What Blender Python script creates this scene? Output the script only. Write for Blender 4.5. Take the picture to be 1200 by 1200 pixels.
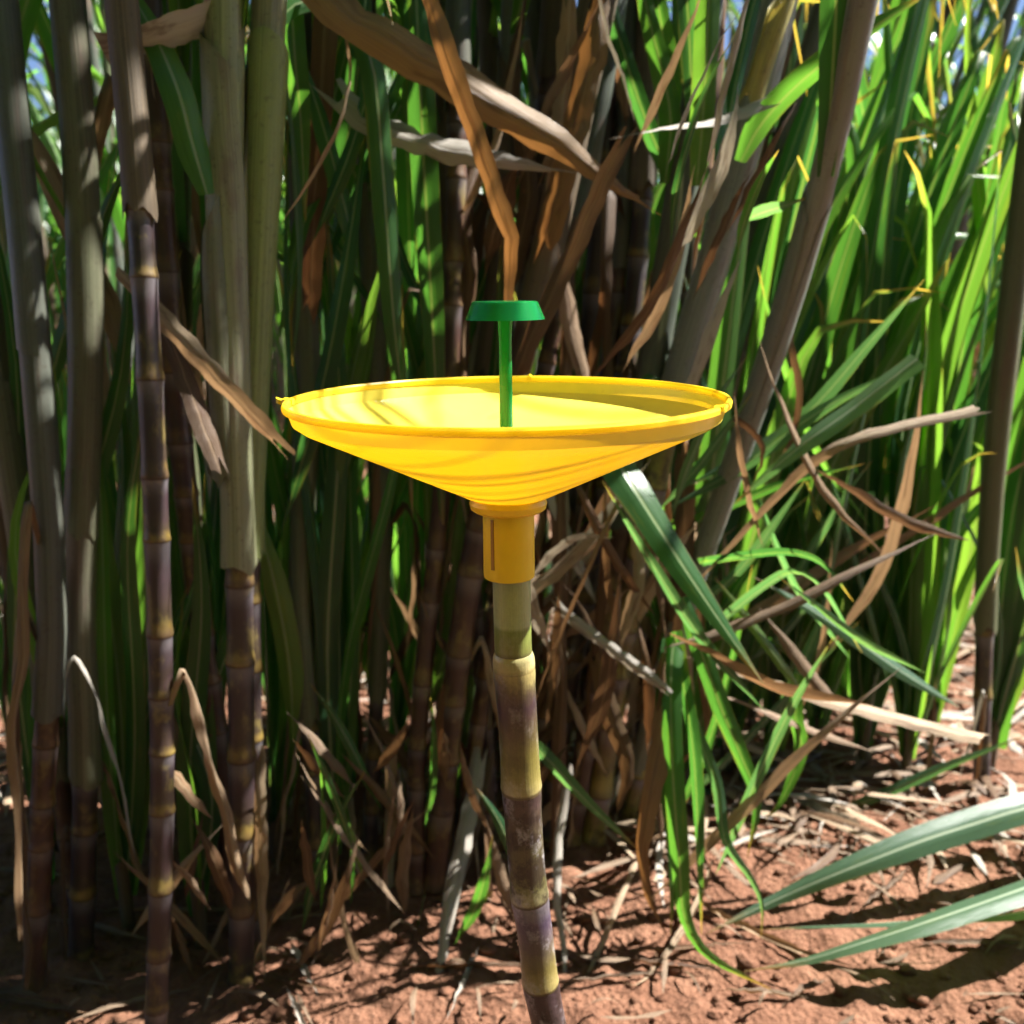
import bpy, math, random
from mathutils import Vector, Matrix, noise, Quaternion
R = math.radians
random.seed(7)
scene = bpy.context.scene
for o in list(bpy.data.objects): bpy.data.objects.remove(o)

# ------------------------------------------------------------------ camera
CAMH, PITCH, F = .98, R(13.2), 1150.0              # photograph pixels (1200 across), 34.5 mm on full frame
DK = .64
cd = bpy.data.cameras.new('camera'); cam = bpy.data.objects.new('camera', cd)
scene.collection.objects.link(cam); scene.camera = cam
cam.location = (0, 0, CAMH); cam.rotation_euler = (R(90) - PITCH, 0, 0)
cd.sensor_fit = 'HORIZONTAL'; cd.sensor_width = 36; cd.lens = 34.5; cd.clip_start = .02; cd.clip_end = 400
cd.dof.use_dof = True; cd.dof.focus_distance = .71; cd.dof.aperture_fstop = 7.0
# ------------------------------------------------------------------ sky, sun, exposure
SUN_EL, SUN_AZ = R(50), R(75)                     # behind the canes and to the right
w = bpy.data.worlds.new('World'); scene.world = w; w.use_nodes = True
nt = w.node_tree; bg = nt.nodes['Background']
sky = nt.nodes.new('ShaderNodeTexSky'); sky.sky_type = 'NISHITA'; sky.sun_disc = False
sky.sun_elevation = SUN_EL; sky.sun_rotation = SUN_AZ; sky.air_density = .38; sky.dust_density = .25
nt.links.new(sky.outputs[0], bg.inputs[0]); bg.inputs[1].default_value = .05
sl = bpy.data.lights.new('sun', 'SUN'); sl.energy = 5.0; sl.angle = R(.55); sl.color = (1, .97, .91)
so = bpy.data.objects.new('sun', sl); scene.collection.objects.link(so)
SUN = Vector((math.sin(SUN_AZ)*math.cos(SUN_EL), math.cos(SUN_AZ)*math.cos(SUN_EL), math.sin(SUN_EL)))
so.rotation_euler = SUN.to_track_quat('Z', 'Y').to_euler(); so.location = SUN*12
vs = scene.view_settings; vs.view_transform = 'Standard'; vs.look = 'None'; vs.gamma = 1; vs.use_curve_mapping = False
vs.exposure = 2.2
scene.cycles.max_bounces = 4; scene.cycles.transmission_bounces = 3; scene.cycles.diffuse_bounces = 2; scene.cycles.glossy_bounces = 2
scene.cycles.use_adaptive_sampling = True; scene.cycles.adaptive_threshold = .03

# ------------------------------------------------------------------ helpers
COL = scene.collection
FW = Vector((0, math.cos(PITCH), -math.sin(PITCH))); UP = Vector((0, math.sin(PITCH), math.cos(PITCH)))
CAM = Vector((0, 0, CAMH))
def ray(px, py): return FW + Vector((1, 0, 0))*((px-600)/F) + UP*(-(py-600)/F)
def P(px, py, d):                                  # the point d metres out over the ground along a pixel's direction
    r = ray(px, py); return CAM + r*(d/r.y)
def Q(px, py, d): return P(px, py, d*DK)
def hill(x, y):
    n = noise.noise(Vector((x*.9, y*.9, 3.1)))*.035 + noise.noise(Vector((x*3.1, y*3.1, 9.7)))*.014
    return n + .025*math.exp(-((y-1.5)/.3)**2)
def G(px, py):                                     # where a pixel's direction meets the soil
    r = ray(px, py); t = CAMH/-r.z
    for _ in range(6): p = CAM + r*t; t = (CAMH - hill(p.x, p.y))/-r.z
    p = CAM + r*t; return Vector((p.x, p.y, hill(p.x, p.y)))
def proj(p):
    v = p - CAM; z = v.dot(FW)
    return (600 + F*v.x/z, 600 - F*v.dot(UP)/z, z) if z > .05 else (9e9, 9e9, z)

def mesh(name, verts, faces, uvs=None, smooth=True):
    m = bpy.data.meshes.new(name); m.from_pydata([tuple(v) for v in verts], [], faces)
    if uvs:
        ul = m.uv_layers.new(name='UVMap')
        for li, l in enumerate(m.loops): ul.data[li].uv = uvs[l.vertex_index]
    if smooth: m.polygons.foreach_set('use_smooth', [True]*len(m.polygons))
    m.update(); return m
def link(name, data, parent=None, mat=None, loc=None):
    o = bpy.data.objects.new(name, data); COL.objects.link(o)
    if parent: o.parent = parent
    if mat and data and not data.materials: data.materials.append(mat)
    if loc is not None: o.location = loc
    return o
def tag(o, label, cat, group=None):
    o['label'] = label; o['category'] = cat
    if group: o['group'] = group
    return o
def spline(pts, n):                                # Catmull-Rom, n+1 evenly timed points
    pts = [Vector(p) for p in pts]
    if len(pts) == 2: return [pts[0].lerp(pts[1], i/n) for i in range(n+1)]
    q = [pts[0]*2 - pts[1]] + pts + [pts[-1]*2 - pts[-2]]
    L = [0]
    for a, b in zip(pts, pts[1:]): L.append(L[-1] + (b-a).length)
    out = []
    for i in range(n+1):
        s = L[-1]*i/n; k = 0
        while k < len(L)-2 and L[k+1] < s: k += 1
        t = (s-L[k])/max(1e-9, L[k+1]-L[k]); a, b, c, d = q[k:k+4]
        out.append(.5*((2*b) + (c-a)*t + (2*a-5*b+4*c-d)*t*t + (3*b-a-3*c+d)*t**3))
    return out
def lathe(prof, seg=64, close=False):
    V, Fc, U = [], [], []
    for j, (r, z) in enumerate(prof):
        for i in range(seg):
            a = 2*math.pi*i/seg; V.append((r*math.cos(a), r*math.sin(a), z)); U.append((i/seg, j/(len(prof)-1)))
    n = len(prof)
    for j in range(n-1 + (1 if close else 0)):
        for i in range(seg):
            a, b = j*seg+i, j*seg+(i+1) % seg; k = ((j+1) % n)*seg
            Fc.append((a, b, k+(i+1) % seg, k+i))
    return V, Fc, U

# ------------------------------------------------------------------ materials
class Mat:
    def __init__(s, name):
        s.m = bpy.data.materials.new(name); s.m.use_nodes = True; s.t = s.m.node_tree; s.t.nodes.clear()
    def n(s, typ, ins=None, **kw):
        nd = s.t.nodes.new('ShaderNode'+typ)
        for k, v in kw.items(): setattr(nd, k, v)
        for k, v in (ins or {}).items():
            if isinstance(v, bpy.types.NodeSocket): s.t.links.new(v, nd.inputs[k])
            else: nd.inputs[k].default_value = v
        return nd
    def math(s, op, a, b=0., c=0., clamp=False): return s.n('Math', {0: a, 1: b, 2: c}, operation=op, use_clamp=clamp).outputs[0]
    def ramp(s, f, stops, interp='LINEAR'):
        r = s.n('ValToRGB', {0: f}); cr = r.color_ramp; cr.interpolation = interp
        while len(cr.elements) < len(stops): cr.elements.new(.5)
        for e, (p, c) in zip(cr.elements, stops): e.position = p; e.color = (*c, 1) if len(c) == 3 else c
        return r.outputs[0]
    def mix(s, f, a, b, mode='MIX'):
        nd = s.n('Mix', data_type='RGBA', blend_type=mode)
        for k, v in ((0, f), (6, a), (7, b)):
            if isinstance(v, bpy.types.NodeSocket): s.t.links.new(v, nd.inputs[k])
            else: nd.inputs[k].default_value = (*v, 1) if isinstance(v, tuple) and len(v) == 3 else v
        return nd.outputs[2]
    def step(s, x, a, b): return s.n('MapRange', {0: x, 1: a, 2: b, 3: 0., 4: 1.}, interpolation_type='SMOOTHSTEP').outputs[0]
    def noise(s, vec, scale, detail=3, rough=.55): return s.n('TexNoise', {'Vector': vec, 'Scale': scale, 'Detail': detail, 'Roughness': rough}).outputs[0]
    def out(s, sh):
        o = s.n('OutputMaterial'); s.t.links.new(sh, o.inputs[0]); return s.m
    def uv(s):
        tc = s.n('TexCoord'); sp = s.n('SeparateXYZ', {0: tc.outputs['UV']}); return tc, sp.outputs[0], sp.outputs[1]
    def stretch(s, u, v, ku, kv, r): return s.n('CombineXYZ', {0: s.math('MULTIPLY', u, ku), 1: s.math('MULTIPLY', v, kv), 2: s.math('MULTIPLY', r, 37.)}).outputs[0]

def leaf_mat(name, stops, trans, trans_boost, rib, dry=False, rough=.27, tmix=.54):
    M = Mat(name); tc, u, v = M.uv(); oi = M.n('ObjectInfo'); rnd = oi.outputs['Random']
    st = M.noise(M.stretch(u, v, 40., 2.2, rnd), 1., 4, .7)
    blotch = M.noise(M.stretch(u, v, 3., 5., rnd), 1., 3, .6)
    base = M.ramp(rnd, stops)
    shade = M.math('ADD', M.math('MULTIPLY', st, 1.0 if dry else .7), .5 if dry else .64)
    base = M.mix(1., base, M.n('CombineColor', {0: shade, 1: shade, 2: shade}).outputs[0], 'MULTIPLY')
    if dry:
        base = M.mix(M.step(blotch, .52, .66), base, M.mix(.5, base, (.07, .03, .015)))
        base = M.mix(M.math('MULTIPLY', M.step(st, .6, .75), .5), base, (.42, .36, .27))
    else:
        base = M.mix(M.math('MULTIPLY', M.step(blotch, .58, .75), .45), base, (.14, .17, .03))
        tip = M.step(M.math('ADD', v, M.math('MULTIPLY', blotch, .25)), 1.0, 1.10)
        base = M.mix(tip, base, (.24, .14, .055))
        edge = M.step(M.math('ADD', M.math('ABSOLUTE', M.math('SUBTRACT', u, .5)), M.math('MULTIPLY', M.math('SUBTRACT', blotch, .5), .25)), .47, .52)
        base = M.mix(M.math('MULTIPLY', edge, .55), base, (.2, .15, .06))
    d = M.math('ABSOLUTE', M.math('SUBTRACT', u, .5))
    ribf = M.math('SUBTRACT', 1., M.step(d, .025, .06))
    col = M.mix(M.math('MULTIPLY', ribf, .9 if not dry else .4), base, rib)
    bump = M.n('Bump', {'Height': M.math('ADD', st, M.math('MULTIPLY', ribf, .6)), 'Strength': .5 if dry else .3, 'Distance': .002})
    pr = M.n('BsdfPrincipled', {'Base Color': col, 'Roughness': rough, 'Normal': bump.outputs[0], 'Specular IOR Level': .35 if dry else .6})
    tcol = M.mix(1., col, trans, 'MULTIPLY'); 
    tr = M.n('BsdfTranslucent', {'Color': tcol, 'Normal': bump.outputs[0]})
    mx = M.n('MixShader', {0: M.math('MULTIPLY', M.math('SUBTRACT', 1., M.math('MULTIPLY', ribf, .5)), tmix), 1: pr.outputs[0], 2: tr.outputs[0]})
    return M.out(mx.outputs[0])
GREEN = leaf_mat('leaf_green', [(0, (.026, .078, .036)), (.45, (.040, .112, .032)), (.8, (.058, .138, .034)), (1, (.10, .16, .04))], (2.6, 2.8, .9), 1, (.2, .26, .12))
BLUEG = leaf_mat('leaf_bluegreen', [(0, (.06, .125, .08)), (1, (.085, .16, .095))], (2.0, 2.3, .8), 1, (.28, .34, .24), rough=.33)
DRYT = leaf_mat('leaf_dry_tan', [(0, (.30, .22, .14)), (.5, (.36, .27, .18)), (1, (.24, .15, .08))], (1.4, 1.1, .8), 1, (.40, .32, .22), True, .65, .28)
DRYB = leaf_mat('leaf_dry_brown', [(0, (.12, .062, .028)), (.5, (.085, .05, .028)), (1, (.15, .095, .048))], (1.5, 1.15, .8), 1, (.26, .17, .09), True, .5, .22)
DRYM = leaf_mat('leaf_dry_dun', [(0, (.17, .12, .08)), (1, (.22, .15, .095))], (1.6, 1.1, .7), 1, (.10, .06, .035), True, .55, .22)
DRYO = leaf_mat('leaf_dry_golden', [(0, (.20, .12, .055)), (1, (.26, .16, .075))], (1.6, 1.1, .6), 1, (.12, .065, .03), True, .5, .25)
DRYG = leaf_mat('leaf_dry_grey', [(0, (.30, .27, .23)), (1, (.40, .36, .31))], (1.2, 1.1, .9), 1, (.42, .38, .32), True, .6, .22)

def cane_mat(name, body, bloom=.3):
    M = Mat(name); tc, u, v = M.uv(); rnd = M.n('ObjectInfo').outputs['Random']
    nz = M.noise(M.stretch(u, v, 5., 3., rnd), 1., 4, .6); fib = M.noise(M.stretch(u, v, 60., 2., rnd), 1., 2)
    blot = M.noise(M.stretch(u, v, 2.2, 1.3, rnd), 1.6, 5, .65); fine = M.noise(tc.outputs['Object'], 240., 2)
    vv = M.math('ADD', v, M.math('MULTIPLY', M.math('SUBTRACT', nz, .5), .22))
    col = M.ramp(vv, body)
    col = M.mix(M.math('MULTIPLY', M.step(v, .2, .04), M.math('MULTIPLY', rnd, .85)), col, (.06, .035, .025))
    col = M.mix(M.math('MULTIPLY', M.step(blot, .5, .64), .75), col, (.035, .018, .022))
    col = M.mix(M.math('MULTIPLY', M.step(blot, .47, .33), .45), col, (.22, .17, .045))
    col = M.mix(M.math('MULTIPLY', M.step(v, .72, .97), bloom), col, (.22, .205, .215))          # waxy bloom under the node
    scar = M.math('SUBTRACT', 1., M.step(M.math('ADD', v, M.math('MULTIPLY', M.math('SUBTRACT', nz, .5), .03)), .012, .03))
    col = M.mix(M.math('MULTIPLY', scar, .85), col, (.03, .016, .01))
    f = M.math('ADD', M.math('MULTIPLY', fib, .35), M.math('ADD', .62, M.math('MULTIPLY', fine, .35)))
    col = M.mix(1., col, M.n('CombineColor', {0: f, 1: f, 2: f}).outputs[0], 'MULTIPLY')
    bump = M.n('Bump', {'Height': M.math('ADD', fib, M.math('MULTIPLY', fine, .4)), 'Strength': .25, 'Distance': .001})
    return M.out(M.n('BsdfPrincipled', {'Base Color': col, 'Roughness': M.math('ADD', .3, M.math('MULTIPLY', nz, .3)), 'Normal': bump.outputs[0]}).outputs[0])
PURPLE = cane_mat('cane_purple', [(0, (0.1400, 0.0910, 0.0210)), (.10, (0.1680, 0.1120, 0.0245)), (.2, (0.0420, 0.0280, 0.0154)), (.6, (0.0294, 0.0182, 0.0196)), (1, (0.0455, 0.0350, 0.0406))])
REDBR = cane_mat('cane_red_brown', [(0, (0.1440, 0.0780, 0.0240)), (.1, (0.1320, 0.0660, 0.0240)), (.25, (0.0600, 0.0270, 0.0144)), (.7, (0.0510, 0.0210, 0.0132)), (1, (0.0660, 0.0390, 0.0300))], .3)
OLIVE = cane_mat('cane_olive', [(0, (.30, .24, .09)), (.12, (.30, .24, .07)), (.3, (.19, .16, .035)), (.7, (.15, .10, .05)), (1, (.14, .09, .13))], .45)

def sheath_mat(name, a, b, c, dry=0., tmix=.12):
    M = Mat(name); tc, u, v = M.uv(); rnd = M.n('ObjectInfo').outputs['Random']
    st = M.noise(M.stretch(u, v, 70., 1.2, rnd), 1., 3, .6); bl = M.noise(M.stretch(u, v, 4., 3., rnd), 1., 4, .6)
    col = M.ramp(M.math('ADD', M.math('MULTIPLY', rnd, .45), M.math('MULTIPLY', bl, .6)), [(.15, a), (.5, b), (.85, c)])
    col = M.mix(M.math('MULTIPLY', M.step(bl, .55, .7), .5), col, (.11, .06, .05))
    spk = M.noise(tc.outputs['Object'], 160., 2)
    col = M.mix(M.math('MULTIPLY', M.step(spk, .6, .7), .35), col, (.05, .03, .02))
    f = M.math('ADD', M.math('MULTIPLY', st, 1.5), .25)
    col = M.mix(1., col, M.n('CombineColor', {0: f, 1: f, 2: f}).outputs[0], 'MULTIPLY')
    bump = M.n('Bump', {'Height': st, 'Strength': .6, 'Distance': .0015})
    pr = M.n('BsdfPrincipled', {'Base Color': col, 'Roughness': .42 + dry*.2, 'Normal': bump.outputs[0]})
    tr = M.n('BsdfTranslucent', {'Color': M.mix(1., col, (1.8, 1.6, .9), 'MULTIPLY')})
    return M.out(M.n('MixShader', {0: tmix, 1: pr.outputs[0], 2: tr.outputs[0]}).outputs[0])
SHG = sheath_mat('sheath_green', (0.0806, 0.0961, 0.0465), (0.1054, 0.1178, 0.0620), (0.1364, 0.1178, 0.0930))
SHP = sheath_mat('sheath_pale', (0.1105, 0.1300, 0.0585), (0.1365, 0.1398, 0.0845), (0.1495, 0.1235, 0.0975))
SHY = sheath_mat('sheath_yellow_green', (0.1700, 0.2210, 0.0680), (0.2125, 0.2465, 0.0978), (0.2125, 0.2040, 0.1445))
SHW = sheath_mat('sheath_waxy_grey', (0.1520, 0.1720, 0.1440), (0.2000, 0.2080, 0.1880), (0.2080, 0.1960, 0.1600))
SHB = sheath_mat('sheath_brown', (0.0600, 0.0420, 0.0240), (0.0960, 0.0660, 0.0360), (0.1200, 0.0990, 0.0720), 1.)
SHV = sheath_mat('sheath_mauve', (0.0620, 0.0775, 0.0527), (0.0806, 0.0899, 0.0744), (0.1023, 0.0992, 0.0744))

def plastic(name, col, trans, tmix, rough, sss=0.):
    M = Mat(name); tc = M.n('TexCoord')
    n1 = M.noise(tc.outputs['Object'], 35., 5, .6); n2 = M.noise(tc.outputs['Object'], 420., 2)
    sc = M.n('TexNoise', {'Vector': M.n('Mapping', {0: tc.outputs['Object'], 3: (9., 9., 120.)}).outputs[0], 'Scale': 3., 'Detail': 4.}).outputs[0]
    f = M.math('ADD', .86, M.math('MULTIPLY', n1, .26)); c = M.mix(1., col, M.n('CombineColor', {0: f, 1: f, 2: f}).outputs[0], 'MULTIPLY')
    c = M.mix(M.math('MULTIPLY', M.step(n1, .62, .74), .35), c, (.30, .17, .05))       # dust specks
    bump = M.n('Bump', {'Height': M.math('ADD', sc, M.math('MULTIPLY', n2, .3)), 'Strength': .08, 'Distance': .002})
    pr = M.n('BsdfPrincipled', {'Base Color': c, 'Roughness': M.math('ADD', rough, M.math('MULTIPLY', n1, .18)), 'Normal': bump.outputs[0], 'Specular IOR Level': .45})
    tr = M.n('BsdfTranslucent', {'Color': trans + (1,)})
    return M.out(M.n('MixShader', {0: tmix, 1: pr.outputs[0], 2: tr.outputs[0]}).outputs[0])
YEL = plastic('yellow_plastic', (.90, .76, .10), (.95, .47, .002), .21, .14)
YELR = plastic('yellow_plastic_rim', (.90, .70, .05), (1., .75, .03), .5, .2)
YELT = plastic('yellow_plastic_thick', (.87, .63, .018), (.9, .55, .005), .16, .30)
GRN = plastic('green_plastic', (.005, .16, .036), (.015, .45, .08), .2, .08)

def soil_mat():
    M = Mat('red_soil'); tc = M.n('TexCoord'); p = tc.outputs['Object']
    a = M.noise(p, 2.2, 6, .62); b = M.noise(p, 26., 8, .7); c = M.noise(p, 150., 4, .7)
    col = M.ramp(M.math('ADD', M.math('MULTIPLY', a, .45), M.math('MULTIPLY', b, .55)), [(.3, (.085, .037, .021)), (.5, (.165, .078, .047)), (.68, (.26, .137, .085))])
    vo = M.n('TexVoronoi', {'Vector': p, 'Scale': 95.}).outputs[0]
    col = M.mix(M.math('MULTIPLY', M.step(c, .56, .7), .4), col, (.27, .15, .10))
    col = M.mix(M.math('MULTIPLY', M.step(b, .6, .72), .5), col, (.085, .042, .027))
    h = M.math('ADD', M.math('MULTIPLY', b, 1.), M.math('ADD', M.math('MULTIPLY', c, .35), M.math('MULTIPLY', vo, .5)))
    bump = M.n('Bump', {'Height': h, 'Strength': .9, 'Distance': .014})
    return M.out(M.n('BsdfPrincipled', {'Base Color': col, 'Roughness': .95, 'Normal': bump.outputs[0], 'Specular IOR Level': .15}).outputs[0])
SOIL = soil_mat()
def flat_mat(name, col, rough=.6):
    M = Mat(name); tc = M.n('TexCoord'); n = M.noise(tc.outputs['Object'], 60., 5)
    f = M.math('ADD', .65, M.math('MULTIPLY', n, .7))
    return M.out(M.n('BsdfPrincipled', {'Base Color': M.mix(1., col, M.n('CombineColor', {0: f, 1: f, 2: f}).outputs[0], 'MULTIPLY'), 'Roughness': rough}).outputs[0])
SLIT = flat_mat('slit_brown', (.30, .16, .015))

# ------------------------------------------------------------------ ground
def axis(lo, hi, c0, c1, fine, n_out):
    xs = [c0 + fine*i for i in range(int((c1-c0)/fine)+1)]
    left = [c0 - (c0-lo)*((i/n_out)**2.2) for i in range(n_out, 0, -1)]
    right = [xs[-1] + (hi-xs[-1])*((i/n_out)**2.2) for i in range(1, n_out+1)]
    return left + xs + right
xs = axis(-90, 90, -1.5, 1.5, .012, 34); ys = axis(-60, 160, .7, 3.2, .012, 34)
V = []; nx = len(xs)
for y in ys:
    for x in xs:
        z = hill(x, y)
        if -1.6 < x < 1.6 and .6 < y < 3.4:
            z += noise.fractal(Vector((x*11, y*11, 1.3)), 1.0, 2.0, 4)*.009
            c = noise.noise(Vector((x*24, y*24, 5.)));  z += max(0, c-.12)*.03
        V.append((x, y, z))
Fc = [(j*nx+i, j*nx+i+1, (j+1)*nx+i+1, (j+1)*nx+i) for j in range(len(ys)-1) for i in range(nx-1)]
g = link('ground', mesh('ground', V, Fc), None, SOIL); g['kind'] = 'structure'; g['label'] = 'red brown earth of the cane field'

# ------------------------------------------------------------------ blade builder
def wprof(kind, t):
    if kind == 'green': return min(1, .5+.5*t/.14) * (1 if t < .35 else max(.02, 1-((t-.35)/.65)**1.9))
    if kind == 'tip': return 1 if t < .45 else max(.03, 1-((t-.45)/.55)**1.5)
    if kind == 'torn': return min(1, .6+t*2.)*(1 if t < .93 else .75)
    if kind == 'both': return max(.04, min(1, t/.25, (1-t)/.4))
    return 1.
def blade_mesh(name, pts, width, side0, prof='green', fold=.3, curl=0., twist=0., wave=.0, n=16, seed=0, mat=None, crinkle=0.):
    rn = random.Random(seed); c = spline(pts, n); V, U, Fc = [], [], []
    side = None; ph = rn.uniform(0, 6); k = rn.uniform(14, 26)
    for i, p in enumerate(c):
        t = i/n; T = (c[min(n, i+1)] - c[max(0, i-1)]).normalized()
        s = side0 if side is None else side
        s = s - T*s.dot(T)
        s = s.normalized() if s.length > 1e-4 else T.orthogonal().normalized()
        side = s; s2 = Quaternion(T, twist*t) @ s; N = s2.cross(T)
        wd = width*wprof(prof, t)*(1 + (rn.uniform(-.12, .12) if crinkle else 0))*.5
        cen = p + (Vector((rn.uniform(-1, 1), rn.uniform(-1, 1), rn.uniform(-1, 1)))*crinkle if 0 < i < n else Vector())
        for j in range(5):
            a = (j-2)/2
            if curl: th = a*curl; x, z = math.sin(th)/curl, (1-math.cos(th))/curl
            else: x, z = a, 0
            z += abs(a)*fold; x *= math.cos(fold*.9)
            z += wave*abs(a)*math.sin(k*t + ph + (1.5 if a > 0 else 0))
            jag = T*(rn.uniform(-.9, .9)*width) if (curl and i in (0, n)) else Vector()
            V.append(cen + s2*x*wd + N*z*wd + jag); U.append((j/4, t))
    for i in range(n):
        for j in range(4): Fc.append((i*5+j, i*5+j+1, i*5+j+6, i*5+j+5))
    m = mesh(name, V, Fc, U)
    if mat: m.materials.append(mat)
    return m, c
def hero_blade(parent, pix, width, mat, prof='green', roll=0., fold=.25, curl=0., twist=0., wave=.05, n=20, name='leaf', crinkle=0., seed=None):
    pts = [Q(*q) for q in pix]
    if mat not in (GREEN, BLUEG): fold *= .5; curl *= .7; crinkle = max(crinkle, .0012)
    T = (pts[1]-pts[0]).normalized(); view = (pts[0]-CAM).normalized()
    s0 = Quaternion(T, R(roll)) @ T.cross(view)
    m, c = blade_mesh(name, pts, width, s0, prof, fold, curl*.5, twist, wave, n, seed if seed is not None else int(abs(pix[0][0]*7+pix[-1][1])), mat, crinkle)
    o = link(name, m); o.parent = parent
    if parent: o.matrix_parent_inverse = Matrix.Translation(-parent.location)
    return o

# ------------------------------------------------------------------ cane builder
RING = [(0, 1.05), (.02, 1.10), (.07, 1.06), (.13, 1.0), (.3, .965), (.6, .96), (.85, .985), (.96, 1.02), (1, 1.07)]
def frame_at(path, s):
    k = min(len(path)-2, max(0, int(s*(len(path)-1)))); f = s*(len(path)-1) - k
    return path[k].lerp(path[k+1], f), (path[k+1]-path[k]).normalized()
def tube_piece(path, s0, s1, rad, V, Fc, U, seg=12, rings=RING):
    base = len(V); m = len(rings)
    for (v, rr) in rings:
        p, T = frame_at(path, s0 + (s1-s0)*v); X = T.cross(Vector((0, 1, 0))).normalized(); Y = T.cross(X)
        for i in range(seg+1):
            a = 2*math.pi*i/seg; V.append(p + (X*math.cos(a) + Y*math.sin(a))*rad*rr); U.append((i/seg, v))
    for j in range(m-1):
        for i in range(seg):
            a = base + j*(seg+1) + i; Fc.append((a, a+1, a+seg+2, a+seg+1))
def sheath_mesh(path, s0, s1, r0, r1, mat, az=0., arc=6.6, seg=14, rows=8, seed=0):
    V, Fc, U = [], [], []; rn = random.Random(seed)
    for j in range(rows+1):
        v = j/rows; p, T = frame_at(path, s0 + (s1-s0)*v); X = T.cross(Vector((0, 1, 0))).normalized(); Y = T.cross(X)
        r = r0 + (r1-r0)*v; r *= (1.12 if j == 0 else 1); ar = arc - 1.3*v**3
        for i in range(seg+1):
            a = az + ar*(i/seg-.5); rr = r*(1+.12*i/seg) + rn.uniform(-.0005, .0005)
            q = p + (X*math.cos(a)+Y*math.sin(a))*rr
            if j == 0: q += T*rn.uniform(-.012, .012)
            q += T*(-.05*(abs(i/seg-.5)*2)**1.5*max(0, v-.7)/.3)
            V.append(q); U.append((i/seg, v))
    for j in range(rows):
        for i in range(seg):
            a = j*(seg+1)+i; Fc.append((a, a+1, a+seg+2, a+seg+1))
    m = mesh('leaf_sheath', V, Fc, U); m.materials.append(mat); return m

# shared leaf shapes, from a leaf's collar at the origin, leaving along +X and up
LEAFG, LEAFD = [], []
rg = random.Random(21)
for k in range(12):
    L = rg.uniform(.85, 1.35); up = R(rg.uniform(52, 80)); droop = rg.uniform(.6, 2.3); pts = []; p = Vector((0, 0, 0)); a = up
    for i in range(9):
        pts.append(p.copy()); st = L/8
        p = p + Vector((math.cos(a), rg.uniform(-.05, .05), math.sin(a)))*st; a -= droop*(i/8)**1.3*.42
        if k % 3 == 0 and i == 4: a -= rg.uniform(.7, 1.3)      # a few blades are snapped over
    m, c = blade_mesh('leaf', pts, rg.uniform(.034, .052), Vector((0, 1, 0)), 'green', rg.uniform(.2, .5), 0, rg.uniform(-1.2, 1.2), rg.uniform(.02, .14), 14, k, GREEN)
    LEAFG.append((m, c))
for k in range(12):                                             # dead blades folded down along the stalk
    L = rg.uniform(.45, .95); pts = [Vector((0, 0, 0)), Vector((rg.uniform(.02, .05), 0, rg.uniform(.02, .10)))]; x = pts[-1].x+.03; z = pts[-1].z
    for i in range(6):
        z -= L/6; x += rg.uniform(0, .022); pts.append(Vector((x, rg.uniform(-.008, .008), z)))
    m, c = blade_mesh('dry_leaf', pts, rg.uniform(.016, .034), Vector((0, 1, 0)), rg.choice(['green', 'torn', 'tip']), rg.uniform(.2, .7), rg.uniform(.2, .9), rg.uniform(-2.5, 2.5), .35, 22, 100+k, [DRYB, DRYB, DRYT, DRYB, DRYG, DRYT][k % 6], .001)
    LEAFD.append((m, c))
def clear_of_view(c, M, lim):
    for q in c[::2]:
        v = M @ q
        if v.y < lim:
            x, y, z = proj(v)
            if z > .05 and -120 < x < 1320 and -60 < y < 1260: return False
        elif v.y < .2: return False
    return True
def put_leaf(parent, at, az, var, rn, lim=1.12, scale=1.):
    name = 'leaf' if var[0].name.startswith('leaf') else 'dry_leaf'
    for _ in range(7):
        M = Matrix.Translation(at) @ Matrix.Rotation(az, 4, 'Z') @ Matrix.Rotation(rn.uniform(-.15, .15), 4, 'X') @ Matrix.Scale(scale, 4)
        if clear_of_view(var[1], M, lim): break
        az += rn.uniform(.7, 1.6)
    else: return None
    o = link(name, var[0]); o.parent = parent; o.matrix_local = Matrix.Translation(-parent.location) @ M
    return o
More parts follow.
